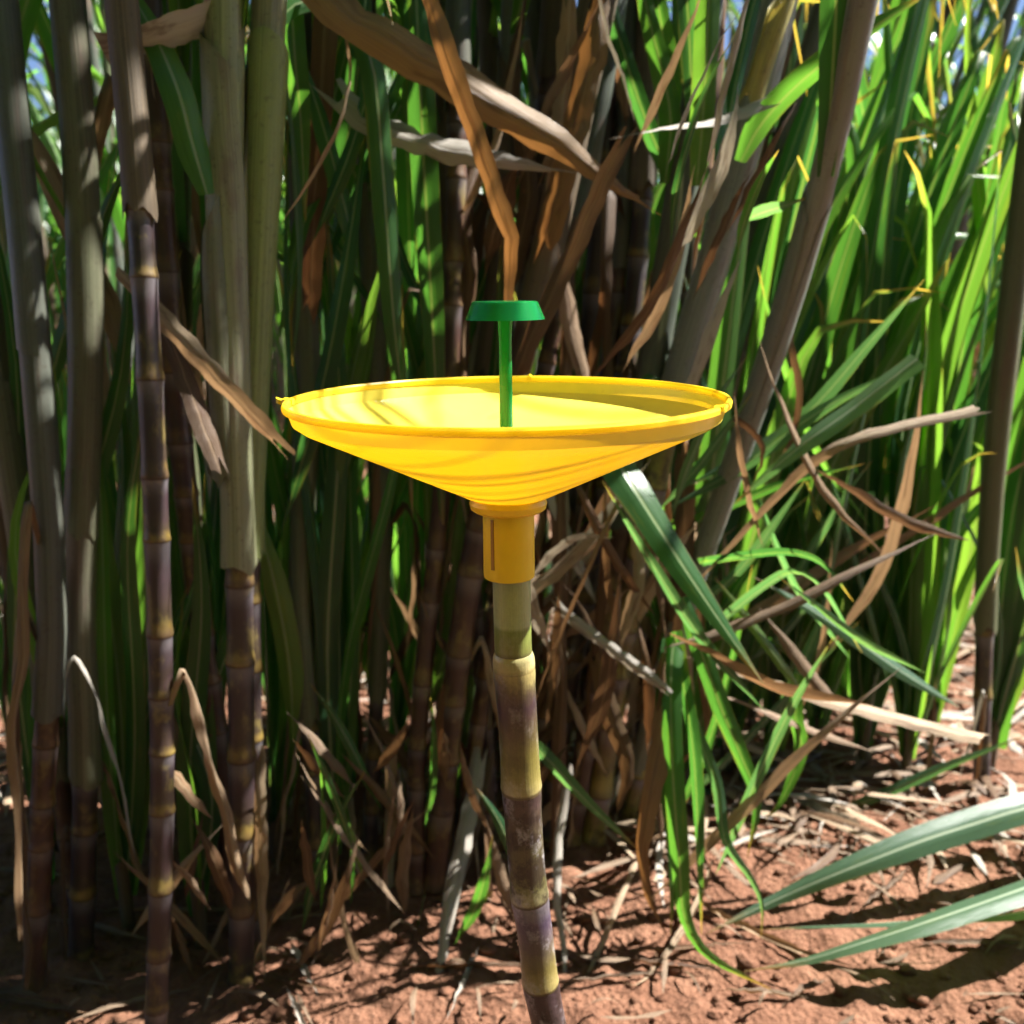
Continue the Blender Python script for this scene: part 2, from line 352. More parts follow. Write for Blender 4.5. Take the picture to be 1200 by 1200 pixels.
def cane(path_pts, rad, mat, label, group=None, hero=False, bare=.55, shm=SHG, nleaf=7, ndry=3, seed=0, inter=.105, lim=1.12, leaf_from=None, sheath_fat=1.45, nodes_px=None):
    rn = random.Random(seed); path = spline(path_pts, 60); base = path[0]
    L = sum((b-a).length for a, b in zip(path, path[1:]))
    root = link('sugarcane_plant', None, loc=base); root.empty_display_size = .05; tag(root, label, 'sugarcane', group)
    def rel(m): m.transform(Matrix.Translation(-base)); return m
    V, Fc, U = [], [], []; s = 0.; cuts = [0.]
    while s < min(1., bare+.04):
        ds = inter*rn.uniform(.62, 1.3)/L; e = s+ds; cuts.append(e)
        if hero:
            v, f, u = [], [], []; tube_piece(path, s, min(1, e), rad, v, f, u, 14)
            link('internode', rel(mesh('internode', v, f, u)), root, mat)
        else: tube_piece(path, s, min(1, e), rad, V, Fc, U, 8)
        s = e
    if not hero: link('stalk', rel(mesh('stalk', V, Fc, U)), root, mat)
    # overlapping leaf sheaths above the bare stalk, each carrying a blade
    n = nleaf; s = bare - .02; az = rn.uniform(0, 6.28); fat = rad*sheath_fat
    step = (1-bare)/max(1, n)
    for i in range(n):
        e = min(1., s + max(step*2.1, .26/L)); f0 = rad*1.12*(1-.25*i/n); f1 = fat*(1-.35*(i/n))
        m = rel(sheath_mesh(path, max(0, s), e, f0, f1, shm if (rn.random() < .8 or shm in (SHY, SHW)) else SHB, az, seed=seed*31+i)); link('leaf_sheath', m, root)
        p, T = frame_at(path, e); a = az + (math.pi if i % 2 else 0) + rn.uniform(-.6, .6)
        put_leaf(root, p + Vector((math.cos(a), math.sin(a), 0))*f1*.8, a, rn.choice(LEAFG), rn, lim, rn.uniform(.8, 1.15))
        s += step; az += math.pi + rn.uniform(-.3, .3)
    for i in range(ndry):
        c = rn.choice(cuts[2:] or cuts); p, T = frame_at(path, min(.97, c)); a = rn.uniform(0, 6.28)
        put_leaf(root, p + Vector((math.cos(a), math.sin(a), 0))*rad*.9, a, rn.choice(LEAFD), rn, lim, min(1.1, max(.3, (p.z+.05)/.95)))
    return root
def hero_path(pix, dtop, top_h=2.9):
    """pix[0] stands on the soil; the rest climbs, drifting to distance dtop at the last pixel, then goes on to top_h"""
    b = G(*pix[0]); pts = [b]; n = len(pix)-1; dtop *= DK
    for i, (x, y) in enumerate(pix[1:], 1): pts.append(P(x, y, b.y + (dtop-b.y)*(pix[0][1]-y)/(pix[0][1]-pix[-1][1])))
    a, c = pts[-2], pts[-1]; d = (c-a).normalized()
    if c.z < top_h:
        t = (top_h-c.z)/max(.3, d.z); pts += [c + d*t*.5 + Vector((0, 0, .01)), c + d*t + Vector((0, 0, .03))]
    return pts

# ------------------------------------------------------------------ the trap on its stake
TD = .73                                            # metres from the camera
c0 = P(594, 466.5, TD); SC = (c0-CAM).dot(FW)/F        # metres per photograph pixel at the trap
RD = 256*SC
trap = link('insect_trap', None, loc=c0 + Vector((0, 0, -.155))); trap.empty_display_size = .05
tag(trap, 'yellow plastic funnel dish trap with green lure holder on a cane stake', 'insect trap')
tilt = Matrix.Rotation(R(-.7), 4, 'Y')
def tpart(name, V, Fc, U, mat, off=(0, 0, 0), parent=None, smooth=True):
    m = mesh(name, V, Fc, U, smooth); m.set_sharp_from_angle(angle=R(24)); m.transform(Matrix.Translation(off)); m.transform(tilt); m.transform(Matrix.Translation((0, 0, .155)) )
    return link(name, m, parent or trap, mat)
H = .072
prof = [(RD-.001, -.001), (RD-.0022, -.005), (RD-.0040, -.0095), (RD-.0050, -.0130), (RD-.0110, -.0172), *[(RD*.235 + (RD*.765-.011)*(1-q_), -.0172-.0538*q_) for q_ in (.08, .3, .5, .7, .88, 1.)], (RD*.205, -.0735), (RD*.18, -.075), (.001, -.0755)]
bowl = tpart('bowl', *lathe(prof, 96), YEL)
rim = tpart('rim', *lathe([(RD-.0028, -.0035), (RD-.003, .0), (RD-.0018, .0014), (RD+.0006, .0014), (RD+.0016, -.0004), (RD+.0012, -.0034), (RD-.001, -.0042)], 96, True), YELR, parent=bowl)
def tab(ang, L, wd, th=.0022):
    V, Fc = [], []; prof2 = [(-.004, wd*.8, .0), (.002, wd*.75, .0006), (L*.5, wd*.42, -.0002), (L*.8, wd*.36, .0006), (L, wd*.15, .0012)]
    for (x, ww, dz) in prof2:
        for (yy, zz) in ((-ww, -th), (ww, -th), (ww*.8, th*.5), (0, th), (-ww*.8, th*.5)): V.append(Vector((RD+x, yy, zz+dz)))
    for j in range(len(prof2)-1):
        for i in range(5): a = j*5; Fc.append((a+i, a+(i+1) % 5, a+5+(i+1) % 5, a+5+i))
    Fc += [tuple(range(4, -1, -1)), tuple(range(len(V)-5, len(V)))]
    V = [Matrix.Rotation(ang, 4, 'Z') @ v for v in V]
    tpart('moulding_tab', V, Fc, None, YELT, parent=bowl)
tab(R(181), .0085, .0062); tab(R(-28), .003, .007); tab(R(83), .0022, .003)
# collar flange, socket
zc = -.0795
tpart('collar', *lathe([(.012, zc+.005), (.0265, zc+.0055), (.0285, zc+.0035), (.0297, zc), (.0288, zc-.0042), (.0262, zc-.0062), (.0205, zc-.007), (.012, zc-.006)], 64, True), YELT)
tb = -.1385
sock = tpart('socket', *lathe([(.0196, zc-.004), (.0199, tb+.004), (.0196, tb+.0008), (.0188, tb), (.0176, tb), (.0174, zc-.004)], 56, True), YELT)
ang = R(-128); V = []
for z, hw in ((zc-.010, .0012), (tb+.010, .0015)):
    for s_ in (-1, 1):
        for r in (.0192, .02035): V.append(Vector((r*math.cos(ang)-s_*hw*math.sin(ang), r*math.sin(ang)+s_*hw*math.cos(ang), z)))
tpart('slit', V, [(0, 1, 3, 2), (4, 6, 7, 5), (0, 4, 5, 1), (2, 3, 7, 6), (1, 5, 7, 3), (0, 2, 6, 4)], None, SLIT, parent=sock, smooth=False)
# green lure holder: rod and flat hat with a sloping skirt
ztop = 94*SC; hat = 18*SC; px0 = -1*SC
tpart('lure_rod', *lathe([(.0001, -.0745), (.0056, -.0745), (.0050, -.03), (.0048, ztop-.02), (.0054, ztop-.006), (.0058, ztop)], 24), GRN, (px0, 0, 0))
hatv = lathe([(.0001, ztop+hat*.95), (36*SC, ztop+hat*.95), (38.2*SC, ztop+hat*.88), (46.5*SC, ztop-.0022), (45.2*SC, ztop-.0022), (36.6*SC, ztop+hat*.72), (.0001, ztop+hat*.72)], 48)
tpart('lure_cap', *hatv, GRN, (px0, 0, 0))

# stake: a cut length of cane, each internode a part
sp = [(599.5, 640), (599.5, 690), (602, 775), (607, 850), (611, 925), (616, 1000), (620.5, 1050), (628, 1100), (634, 1155), (645, 1210)]
sp = [P(x, y, TD + .00002*max(0, y-640)) for x, y in sp]
d = (sp[-1]-sp[-3]).normalized(); t = sp[-1].z/-d.z
e = sp[-1]+d*t; low = [sp[-1]+d*t*.33, sp[-1]+d*t*.66, Vector((e.x, e.y, hill(e.x, e.y)-.03))]
spath = spline([sp[0]+Vector((0, 0, .035))] + sp + low, 300)
base = Vector((e.x, e.y, hill(e.x, e.y)))
stake = link('cane_stake', None, loc=base); tag(stake, 'upright bare cane stake with olive and purple joints carrying the yellow trap', 'stake')
def s_at(py):
    return min(range(301), key=lambda i: abs(proj(spath[i])[1]-py))/300
def stake_mat(name, stops, dark, wax, amp=.3, scar=1.):
    M = Mat(name); tc, u, v = M.uv(); p = tc.outputs['Object']
    nz = M.noise(M.stretch(u, v, 4., 2.5, M.math('ADD', 0., 0.)), 1., 4, .6); fine = M.noise(p, 330., 3, .7); fib = M.noise(M.stretch(u, v, 80., 1.5, M.math('ADD', 0., 0.)), 1., 2)
    bl = M.noise(p, 48., 6, .7)
    col = M.ramp(M.math('ADD', v, M.math('MULTIPLY', M.math('SUBTRACT', nz, .5), amp)), stops)
    col = M.mix(M.math('MULTIPLY', M.step(bl, .5-.1*dark, .66-.08*dark), dark), col, (.018, .011, .010))
    col = M.mix(M.math('MULTIPLY', M.step(M.math('ADD', nz, M.math('MULTIPLY', fine, .25)), .62, .78), wax), col, (.40, .37, .42))
    sc = M.math('SUBTRACT', 1., M.step(M.math('ADD', v, M.math('MULTIPLY', M.math('SUBTRACT', bl, .5), .06)), .955, .985))
    f = M.math('ADD', M.math('MULTIPLY', fib, .35), M.math('ADD', .66, M.math('MULTIPLY', fine, .32)))
    col = M.mix(1., col, M.n('CombineColor', {0: f, 1: f, 2: f}).outputs[0], 'MULTIPLY')
    col = M.mix(M.math('MULTIPLY', M.math('SUBTRACT', 1., sc), .8*scar), col, (.035, .018, .010))
    bump = M.n('Bump', {'Height': M.math('ADD', fib, fine), 'Strength': .22, 'Distance': .0009})
    return M.out(M.n('BsdfPrincipled', {'Base Color': col, 'Roughness': M.math('ADD', .2, M.math('MULTIPLY', bl, .25)), 'Normal': bump.outputs[0]}).outputs[0])
SK = [stake_mat('stake_peeled', [(0, (.30, .32, .12)), (.8, (.29, .33, .15)), (.825, (.15, .19, .04)), (.97, (.16, .17, .04)), (1, (.10, .09, .03))], 0., .1, .015, 0.),
      stake_mat('stake_ring', [(0, (.33, .29, .13)), (.7, (.36, .30, .13)), (1, (.22, .17, .06))], 0., .12, .05, 0.),
      stake_mat('stake_yellow_olive', [(0, (.30, .24, .09)), (.10, (.10, .075, .035)), (.26, (.05, .026, .034)), (.42, (.085, .058, .03)), (.65, (.15, .125, .028)), (.85, (.20, .165, .045)), (1, (.34, .28, .12))], .3, .22, .5),
      stake_mat('stake_mottled', [(0, (.06, .036, .034)), (.5, (.085, .075, .03)), (.8, (.15, .14, .05)), (1, (.34, .30, .16))], .85, .5, .5),
      stake_mat('stake_purple_yellow', [(0, (.17, .15, .17)), (.2, (.07, .05, .085)), (.45, (.085, .065, .055)), (.7, (.15, .12, .035)), (1, (.30, .24, .09))], .3, .4, .5),
      stake_mat('stake_dark', [(0, (.05, .03, .035)), (.6, (.06, .045, .035)), (1, (.2, .15, .07))], .9, .5)]
ys_ = [(600, 764, .0148, 0), (764, 783, .0158, 1), (783, 926, .0163, 2), (926, 1052, .0158, 3), (1052, 1152, .0156, 4), (1152, 1270, .0156, 5), (1270, 1390, .0158, 3), (1390, 1530, .016, 5), (1530, 1800, .016, 3)]
for a, b, r, mi in ys_:
    s0, s1 = s_at(a), s_at(b)
    if a == 600: s0 = 0.
    if b == 1800: s1 = 1.
    if s1-s0 < .004: continue
    rings = [(0, 1.03), (.05, 1.04), (.14, 1.0), (.4, .975), (.7, .98), (.9, 1.01), (.965, 1.05), (1, 1.02)] if mi not in (0, 1) else [(0, 1), (.5, 1), (.93, 1.0), (1, 1.0)] if mi == 0 else [(0, .937), (.12, 1.0), (.3, 1.05), (.7, 1.07), (1, 1.063)]
    v, f, u = [], [], []; tube_piece(spath, s0, s1, r, v, f, u, 28, rings)
    if mi == 0:                                     # close the cut top
        v.append(spath[0]); u.append((.5, 0)); f += [(i+1, i, len(v)-1) for i in range(28)]
    m = mesh('internode' if mi != 1 else 'node_ring', v, f, u); m.transform(Matrix.Translation(-base)); link(m.name.split('.')[0], m, stake, SK[mi])

# ------------------------------------------------------------------ hero canes
HC = {}
def hc(key, pix, dtop, rad, mat, label, **kw):
    kw.setdefault('hero', True); kw.setdefault('seed', len(HC)*13+5)
    pth = hero_path(pix, dtop, kw.pop('top_h', 2.9)); sy = kw.pop('sheath_py', None)
    if sy is not None:
        q = spline(pth, 60); kw['bare'] = min(range(61), key=lambda i: abs(proj(q[i])[1]-sy))/60
    HC[key] = cane(pth, rad, mat, label, **kw); return HC[key]
hc('L1', [(283, 1150), (283, 900), (281, 720), (279, 600), (271, 400), (265, 200), (262, 0)], 1.98, .0185, PURPLE, 'dark purple cane with yellow joints below a pale green leaf sheath', sheath_py=610, shm=SHY, nleaf=7, ndry=0, sheath_fat=1.4)
hc('L2', [(296, 1128), (294, 850), (292, 620), (298, 400), (307, 200), (316, 0)], 2.02, .016, PURPLE, 'cane wrapped in a pale green sheath close against its purple neighbour', sheath_py=590, shm=SHY, nleaf=7, ndry=0, sheath_fat=1.5)
hc('L3', [(182, 1235), (190, 950), (186, 700), (176, 450), (160, 200), (142, 0)], 1.85, .015, PURPLE, 'waxy purple cane with whitish bloom standing on bare soil', sheath_py=200, shm=SHG, nleaf=7, ndry=1, sheath_fat=1.2)
hc('L4', [(278, 1085), (254, 860), (236, 730), (216, 560), (204, 430), (190, 250), (178, 60)], 2.15, .017, REDBR, 'reddish brown cane leaning away behind the purple canes', bare=.5, shm=SHB, nleaf=5, ndry=2)
hc('M1', [(488, 1045), (488, 900), (499, 760), (512, 640), (522, 520), (530, 380), (535, 200), (538, 0)], 2.45, .015, REDBR, 'slim red brown cane rising behind the yellow dish', bare=.45, shm=SHV, nleaf=5, ndry=1)
hc('M2', [(508, 1040), (528, 850), (547, 700), (566, 600), (603, 450), (640, 300), (676, 120), (700, 0)], 2.35, .020, REDBR, 'thick dark cane leaning right, clad in golden dry sheaths', sheath_py=330, shm=SHB, nleaf=5, ndry=2, sheath_fat=1.5)
hc('M3', [(548, 960), (546, 800), (543, 600), (548, 300), (552, 0)], 2.95, .015, PURPLE, 'straight grey purple cane standing behind the leaning golden one', bare=.2, shm=SHV, nleaf=5, ndry=2)
hc('R1', [(695, 985), (722, 800), (758, 610), (793, 450), (832, 320), (870, 180), (905, 40), (915, 0)], 2.35, .021, OLIVE, 'tall leaning cane with bluish waxy sheath and yellow upper joint', sheath_py=420, shm=SHW, nleaf=8, ndry=3, sheath_fat=1.15)
hc('R2', [(668, 990), (702, 780), (735, 590), (766, 420), (792, 270), (815, 120), (828, 0)], 2.45, .019, REDBR, 'leaning cane wrapped in loose brown sheaths', sheath_py=560, shm=SHV, nleaf=8, ndry=5, sheath_fat=1.25)
hc('R3', [(735, 962), (781, 780), (838, 610), (893, 450), (930, 335), (962, 220), (988, 110), (1010, 0)], 2.0, .014, OLIVE, 'slanting young cane with smooth pale green sheath', bare=.06, shm=SHW, nleaf=6, ndry=1, sheath_fat=1.4)
hc('R4', [(640, 985), (668, 800), (705, 600), (735, 420), (752, 250), (760, 80), (765, 0)], 2.65, .017, PURPLE, 'dusky cane hung with brown dead leaves', bare=.4, shm=SHG, nleaf=5, ndry=6)
hc('R5', [(1150, 925), (1152, 800), (1160, 600), (1180, 400), (1205, 200), (1235, 0)], 2.6, .016, PURPLE, 'dark cane with low green sheaths behind the tuft of broad blue green leaves', bare=.14, shm=SHG, nleaf=5, ndry=2)
hc('L5', [(95, 1120), (100, 900), (92, 700), (100, 450), (95, 200), (80, 0)], 2.05, .018, PURPLE, 'purple cane with a thick pale sheath beyond the whitish one', bare=.12, shm=SHG, nleaf=7, ndry=3, sheath_fat=1.2)
hc('L6', [(40, 1160), (52, 900), (60, 700), (40, 400), (10, 100), (0, 0)], 2.0, .016, REDBR, 'red brown cane with drooping dead leaves outside the purple pair', bare=.16, shm=SHV, sheath_fat=1.2, nleaf=5, ndry=4)

for k, (pix, dt, rad, mt, lab) in enumerate([
    ([(432, 1010), (440, 850), (446, 650), (438, 400), (430, 150), (428, 0)], 2.6, .013, PURPLE, 'thin dark cane left of the slim red brown one'),
    ([(535, 1025), (556, 880), (580, 720), (612, 560), (650, 380), (690, 180), (720, 0)], 2.55, .014, REDBR, 'thin russet cane leaning parallel to the thick golden one'),
    ([(575, 1000), (570, 850), (556, 700), (560, 500), (590, 250), (600, 0)], 2.6, .013, PURPLE, 'thin dark cane bowed behind the stake'),
    ([(610, 985), (640, 830), (672, 660), (698, 520), (722, 360), (735, 150), (740, 0)], 2.7, .014, REDBR, 'russet cane hung with trash right of the stake'),
    ([(372, 1040), (366, 900), (352, 700), (360, 450), (352, 200), (350, 0)], 2.5, .014, PURPLE, 'dark cane in the shade of the fanning green shoot')]):
    hc('X%d' % k, pix, dt, rad, mt, lab, bare=[.12, .36, .3, .36, .12][k], shm=SHV if k % 2 else SHG, nleaf=8, ndry=5)

# ------------------------------------------------------------------ young shoots: a fan of long blades from one foot
def shoot(px, py, tips, label, group=None, mat=GREEN, d=None, seed=0, width=.034, arch=0.):
    rn = random.Random(seed*17+3); b = G(px, py) if d is None else Vector((P(px, py, d).x, d, 0))
    b.z = hill(b.x, b.y); root = link('sugarcane_shoot', None, loc=b); tag(root, label, 'shoot', group)
    path = [b + Vector((0, 0, -.01+.012*i)) for i in range(12)]
    m = sheath_mesh(path, 0, 1, .009, .011, SHB, rn.uniform(0, 6), seed=seed); m.transform(Matrix.Translation(-b)); link('leaf_sheath', m, root)
    for k, tp in enumerate(tips):
        tx, ty, dd = tp[:3]; w_ = tp[3] if len(tp) > 3 else width; bend = tp[4] if len(tp) > 4 else rn.uniform(-.05, .05)
        e = P(tx, ty, b.y+dd*.65); a = b + Vector((rn.uniform(-.008, .008), rn.uniform(-.008, .008), .05)); ln = (e-a)
        p1 = a + ln*.33 + Vector((-bend*.5, 0, abs(ln.x)*.25)); p2 = a + ln*.7 + Vector((bend, 0, abs(ln.x)*.28))
        if arch: A = arch*rn.uniform(.3, 1.)*ln.length; p1 += Vector((-A*.25*math.copysign(1, ln.x), 0, A*.5)); p2 += Vector((0, 0, A)); e = e - Vector((0, 0, A*.5))
        T = (p1-a).normalized(); s0 = Quaternion(T, rn.uniform(-1.1, 1.1)) @ T.cross(Vector((0, 1, 0)))
        mm, c = blade_mesh('leaf', [a, p1, p2, e], w_*rn.uniform(.85, 1.15), s0, 'green', rn.uniform(.2, .45), 0, rn.uniform(-1., 1.), .06, 18, seed*50+k, mat)
        mm.transform(Matrix.Translation(-b)); link('leaf', mm, root)
    return root
S1 = shoot(408, 955, [(322, 300, .1), (352, 380, .2), (398, 300, -.05), (440, 430, .1), (455, 330, .25), (475, 480, 0.), (372, 560, -.1), (340, 480, -.1)], 'tall dark green shoot with upright blades between purple and red brown canes', seed=1)
S2 = shoot(325, 1010, [(398, 470, .0, .038), (425, 560, .1), (352, 520, .1), (318, 420, .2), (300, 560, .05)], 'green shoot fanning out beside the purple cane pair', seed=2)
S3 = shoot(462, 930, [(430, 380, .1), (488, 360, .2), (505, 430, .1), (462, 500, -.05), (530, 520, .2)], 'narrow green shoot crowded against the slim red brown cane', seed=3)
S4 = shoot(236, 1105, [(226, 560, .0), (240, 650, .05), (214, 700, .0), (258, 560, .1), (225, 400, .1)], 'dark green shoot wedged behind the whitish purple cane', seed=4)
S5 = shoot(1310, 1010, [(1290, 700, .1), (1190, 640, .2), (1390, 800, 0)], 'tuft of broad blue green leaves drooping onto the red soil', mat=BLUEG, seed=5)
def GH(px, py, h):                                   # where a pixel's direction meets a level h above the soil
    r = ray(px, py); p = CAM + r*((CAMH-h)/-r.z); return (px, py, p.y/DK)
for q, w_ in (([(1305, 985, .06), (1250, 940, .16), (1120, 972, .15), (1000, 1016, .11), (910, 1054, .06), (828, 1094, .02)], .050),
              ([(1305, 1000, .05), (1230, 1060, .10), (1110, 1076, .09), (1000, 1083, .07), (940, 1086, .045), (880, 1090, .02)], .032),
              ([(1306, 1005, .05), (1230, 1030, .13), (1110, 1072, .12), (1000, 1108, .08), (940, 1126, .045), (872, 1138, .015)], .050)):
    hero_blade(S5, [GH(*z) for z in q], w_, BLUEG, 'tip', 48, .3, n=26)
rs = random.Random(5)
for k, (x, y) in enumerate([(800, 935), (850, 900), (905, 905), (955, 890), (1010, 900), (1060, 915), (880, 850), (940, 845), (990, 850), (1090, 870), (1160, 900)]):
    tips = [(x + rs.uniform(0, 330), rs.uniform(-160, 380), rs.uniform(-.2, .5), rs.uniform(.04, .062)) for _ in range(9)] + [(x + rs.uniform(-160, 200), rs.uniform(500, 760), rs.uniform(-.4, .2), rs.uniform(.02, .034)) for _ in range(4)]
    lab = {0: 'bright green shoot at the foot of the pale slanting cane', 1: 'bright green shoot just past the foot of the pale slanting cane', 9: 'tall yellow green shoot beside the dark cane over the tuft', 10: 'yellow green shoot behind the tuft of broad blue green leaves'}.get(k)
    shoot(x, y, tips, lab or 'bright green shoot in the sunlit stand right of the leaning canes', None if lab else 'sunlit green shoots', seed=20+k, arch=.3)
for k, (x, y) in enumerate([(60, 980), (150, 1000), (380, 850), (440, 840), (350, 880), (580, 880), (620, 860), (20, 900), (120, 880), (500, 850), (700, 880), (150, 1085), (55, 1070), (330, 935), (235, 1010), (535, 960), (392, 1030)]):
    tips = [(x + rs.uniform(-100, 100), rs.uniform(100, 560), rs.uniform(-.2, .3), rs.uniform(.026, .04)) for _ in range(8)]
    shoot(x, y, tips, 'dark green shoot in the shaded understorey behind the first canes', 'shaded green shoots', seed=50+k)

# ------------------------------------------------------------------ single leaves one can pick out
hb = hero_blade
L1, L2, L3, L4, M1, M2, M3, R1, R2, R3, R4, R5 = [HC[k] for k in ('L1', 'L2', 'L3', 'L4', 'M1', 'M2', 'M3', 'R1', 'R2', 'R3', 'R4', 'R5')]
# left
tip_ = hero_path([(280, 1140), (262, 520), (252, 380), (245, 225)], 1.96, 0)
m = sheath_mesh(spline([Q(266, 560, 1.95), Q(256, 400, 1.94), Q(243, 222, 1.93)], 20), 0, 1, .018, .014, SHG, R(200), 6.0, seed=3); o = link('leaf_sheath', m); o.parent = L1; o.matrix_parent_inverse = Matrix.Translation(-L1.location)
hb(L1, [(243, 228, 1.92), (225, 165, 1.91), (205, 95, 1.9), (170, 20, 1.95), (120, -60, 2.0)], .040, GREEN, 'green', 15, .35)
hb(L1, [(120, 60, 1.9), (200, 40, 1.92), (255, 15, 1.97), (300, -30, 2.0)], .045, DRYG, 'none', 40, .3)
hb(L4, [(150, 330, 1.9), (200, 385, 1.88), (255, 445, 1.86), (329, 523, 1.84)], .026, DRYT, 'torn', 10, .4, .8, .6)
hb(L4, [(175, 340, 1.95), (205, 410, 1.92), (228, 470, 1.9), (258, 552, 1.88)], .026, DRYB, 'torn', -20, .3, .6)
hb(L2, [(302, 878, 1.98), (302, 930, 1.95), (304, 1020, 1.93), (310, 1145, 1.90)], .022, DRYT, 'tip', 30, .5, 1.2)
hb(L2, [(338, -60, 2.1), (345, 60, 2.1), (353, 150, 2.12), (358, 260, 2.15)], .030, GREEN, 'tip', 20)
hb(L2, [(330, 10, 2.2), (338, 100, 2.2), (345, 200, 2.2), (350, 330, 2.2), (342, 440, 2.2)], .022, BLUEG, 'tip', 60)
# top left and middle
hb(L2, [(318, 30, 2.05), (365, -5, 2.1), (410, 20, 2.12), (437, 75, 2.12), (449, 200, 2.14), (462, 380, 2.16), (478, 520, 2.2), (484, 610, 2.22)], .036, GREEN, 'green', -20, .3, twist=.5)
hb(M1, [(485, -110, 2.25), (488, 0, 2.2), (496, 180, 2.18), (506, 360, 2.2), (514, 520, 2.25), (520, 650, 2.3)], .040, GREEN, 'green', 10, .3)
hb(M1, [(388, -80, 2.3), (380, 50, 2.28), (370, 200, 2.28), (364, 365, 2.3)], .034, DRYB, 'torn', 15, .2, .7)
hb(L2, [(404, -60, 2.1), (403, 20, 2.08), (408, 85, 2.06), (398, 140, 2.05), (366, 205, 2.05), (330, 262, 2.05)], .013, DRYT, 'tip', 40, .3, 1.5, 2.)
hb(M1, [(330, -60, 2.02), (400, 10, 2.02), (470, 55, 2.03), (545, 98, 2.05), (640, 158, 2.08), (705, 205, 2.12), (765, 245, 2.2)], .054, DRYO, 'tip', -25, .45, .9, .4, crinkle=.002, wave=.15)
hb(M1, [(395, 105, 2.2), (430, 140, 2.18), (480, 160, 2.17), (560, 182, 2.17), (660, 200, 2.2)], .040, DRYG, 'tip', -30, .3, .9, .5, crinkle=.002)
hb(M2, [(470, -110, 1.95), (497, -20, 1.93), (525, 70, 1.92), (562, 175, 1.91), (592, 262, 1.90), (599, 283, 1.90), (597, 310, 1.92), (593, 380, 1.94), (588, 460, 1.97)], .026, DRYO, 'both', 15, .35, .9, .3, n=30)
hb(M2, [(704, -10, 2.28), (694, 60, 2.26), (672, 150, 2.24), (650, 235, 2.23), (632, 300, 2.25)], .040, DRYO, 'torn', 10, .3, 1.4, .3, name='dry_sheath', crinkle=.002)
hb(M2, [(668, 0, 2.3), (664, 80, 2.3), (655, 160, 2.28), (642, 215, 2.28)], .03, DRYT, 'torn', -10, .3, 1.2, name='dry_sheath')
hb(R4, [(733, 158, 2.1), (705, 215, 2.1), (668, 300, 2.1), (630, 380, 2.1), (598, 452, 2.12)], .028, DRYB, 'torn', 10, .4, 1.4, .2)
hb(R4, [(900, 118, 2.2), (845, 138, 2.17), (785, 148, 2.12), (728, 160, 2.08)], .022, DRYG, 'tip', 40, .4, 1., .8)
hb(R4, [(700, -20, 2.1), (712, 40, 2.1), (730, 90, 2.1), (745, 145, 2.1)], .005, DRYG, 'tip', 20)
hb(R2, [(780, 215, 2.42), (786, 140, 2.4), (775, 80, 2.38), (758, 10, 2.36), (740, -90, 2.36)], .034, GREEN, 'green', 15)
hb(R1, [(816, 218, 2.22), (822, 160, 2.2), (827, 80, 2.18), (832, -20, 2.18), (842, -140, 2.2), (860, -300, 2.2)], .034, GREEN, 'green', 10, .3)
hb(R1, [(868, 190, 2.28), (893, 145, 2.24), (940, 95, 2.2), (1005, 45, 2.15), (1090, -10, 2.15)], .038, GREEN, 'green', 25, .35)
hb(R3, [(870, 260, 2.2), (892, 250, 2.15), (915, 243, 2.1), (945, 232, 2.08)], .022, BLUEG, 'both', 35, .3)
hb(R1, [(600, 330, 2.5), (620, 215, 2.5), (600, 100, 2.5), (620, -20, 2.5)], .03, DRYB, 'tip', 0, .3, 1.)
YJ = sheath_mat('sheath_yellow', (.34, .27, .05), (.36, .30, .07), (.30, .27, .10))
m = sheath_mesh(spline([Q(880, 118, 2.24), Q(905, 42, 2.22), Q(928, -30, 2.22)], 20), 0, 1, .013, .015, YJ, R(200), 6.4, seed=9); o = link('leaf_sheath', m); o.parent = R1; o.matrix_parent_inverse = Matrix.Translation(-R1.location)
# under and right of the dish
hb(R2, [(768, 440, 2.35), (735, 490, 2.15), (722, 530, 2.05), (745, 575, 1.98), (815, 685, 1.92), (895, 802, 1.88)], .056, GREEN, 'green', 10, .3, twist=.2, n=24)
hb(R4, [(575, 800, 2.3), (610, 858, 2.2), (645, 893, 2.12), (690, 942, 2.06), (752, 1000, 2.02)], .026, BLUEG, 'green', 35, .3)
hb(R3, [(790, 745, 2.2), (786, 800, 2.12), (788, 900, 2.05), (796, 1010, 2.0), (802, 1075, 1.98), (830, 1120, 1.94), (905, 1160, 1.84)], .033, GREEN, 'tip', 15, .4, n=26)
hb(R3, [(788, 750, 2.22), (780, 810, 2.15), (782, 900, 2.08), (790, 1000, 2.03), (786, 1095, 1.97)], .030, GREEN, 'tip', -25, .3)
hb(R3, [(790, 740, 2.2), (800, 800, 2.14), (812, 880, 2.06), (818, 980, 2.0), (822, 1095, 1.95)], .026, GREEN, 'tip', 40, .4)
hb(R3, [(792, 760, 2.2), (805, 830, 2.12), (838, 915, 2.06), (850, 985, 2.0), (880, 1030, 1.96), (893, 1062, 1.95), (892, 1098, 1.94)], .020, BLUEG, 'tip', 20, .4, n=26)
hb(R3, [(782, 770, 2.18), (776, 850, 2.1), (764, 920, 2.05), (752, 990, 2.02), (758, 1050, 2.0), (784, 1100, 1.97)], .034, DRYO, 'tip', 10, .4, 1., .4)
hb(R3, [(800, 700, 2.2), (815, 745, 2.15), (845, 830, 2.1), (868, 885, 2.08), (887, 940, 2.06), (876, 1005, 2.03)], .030, GREEN, 'green', 10, .3)
hb(R3, [(935, 790, 2.35), (932, 840, 2.3), (938, 880, 2.28), (915, 940, 2.25), (895, 960, 2.24)], .024, GREEN, 'tip', 20)
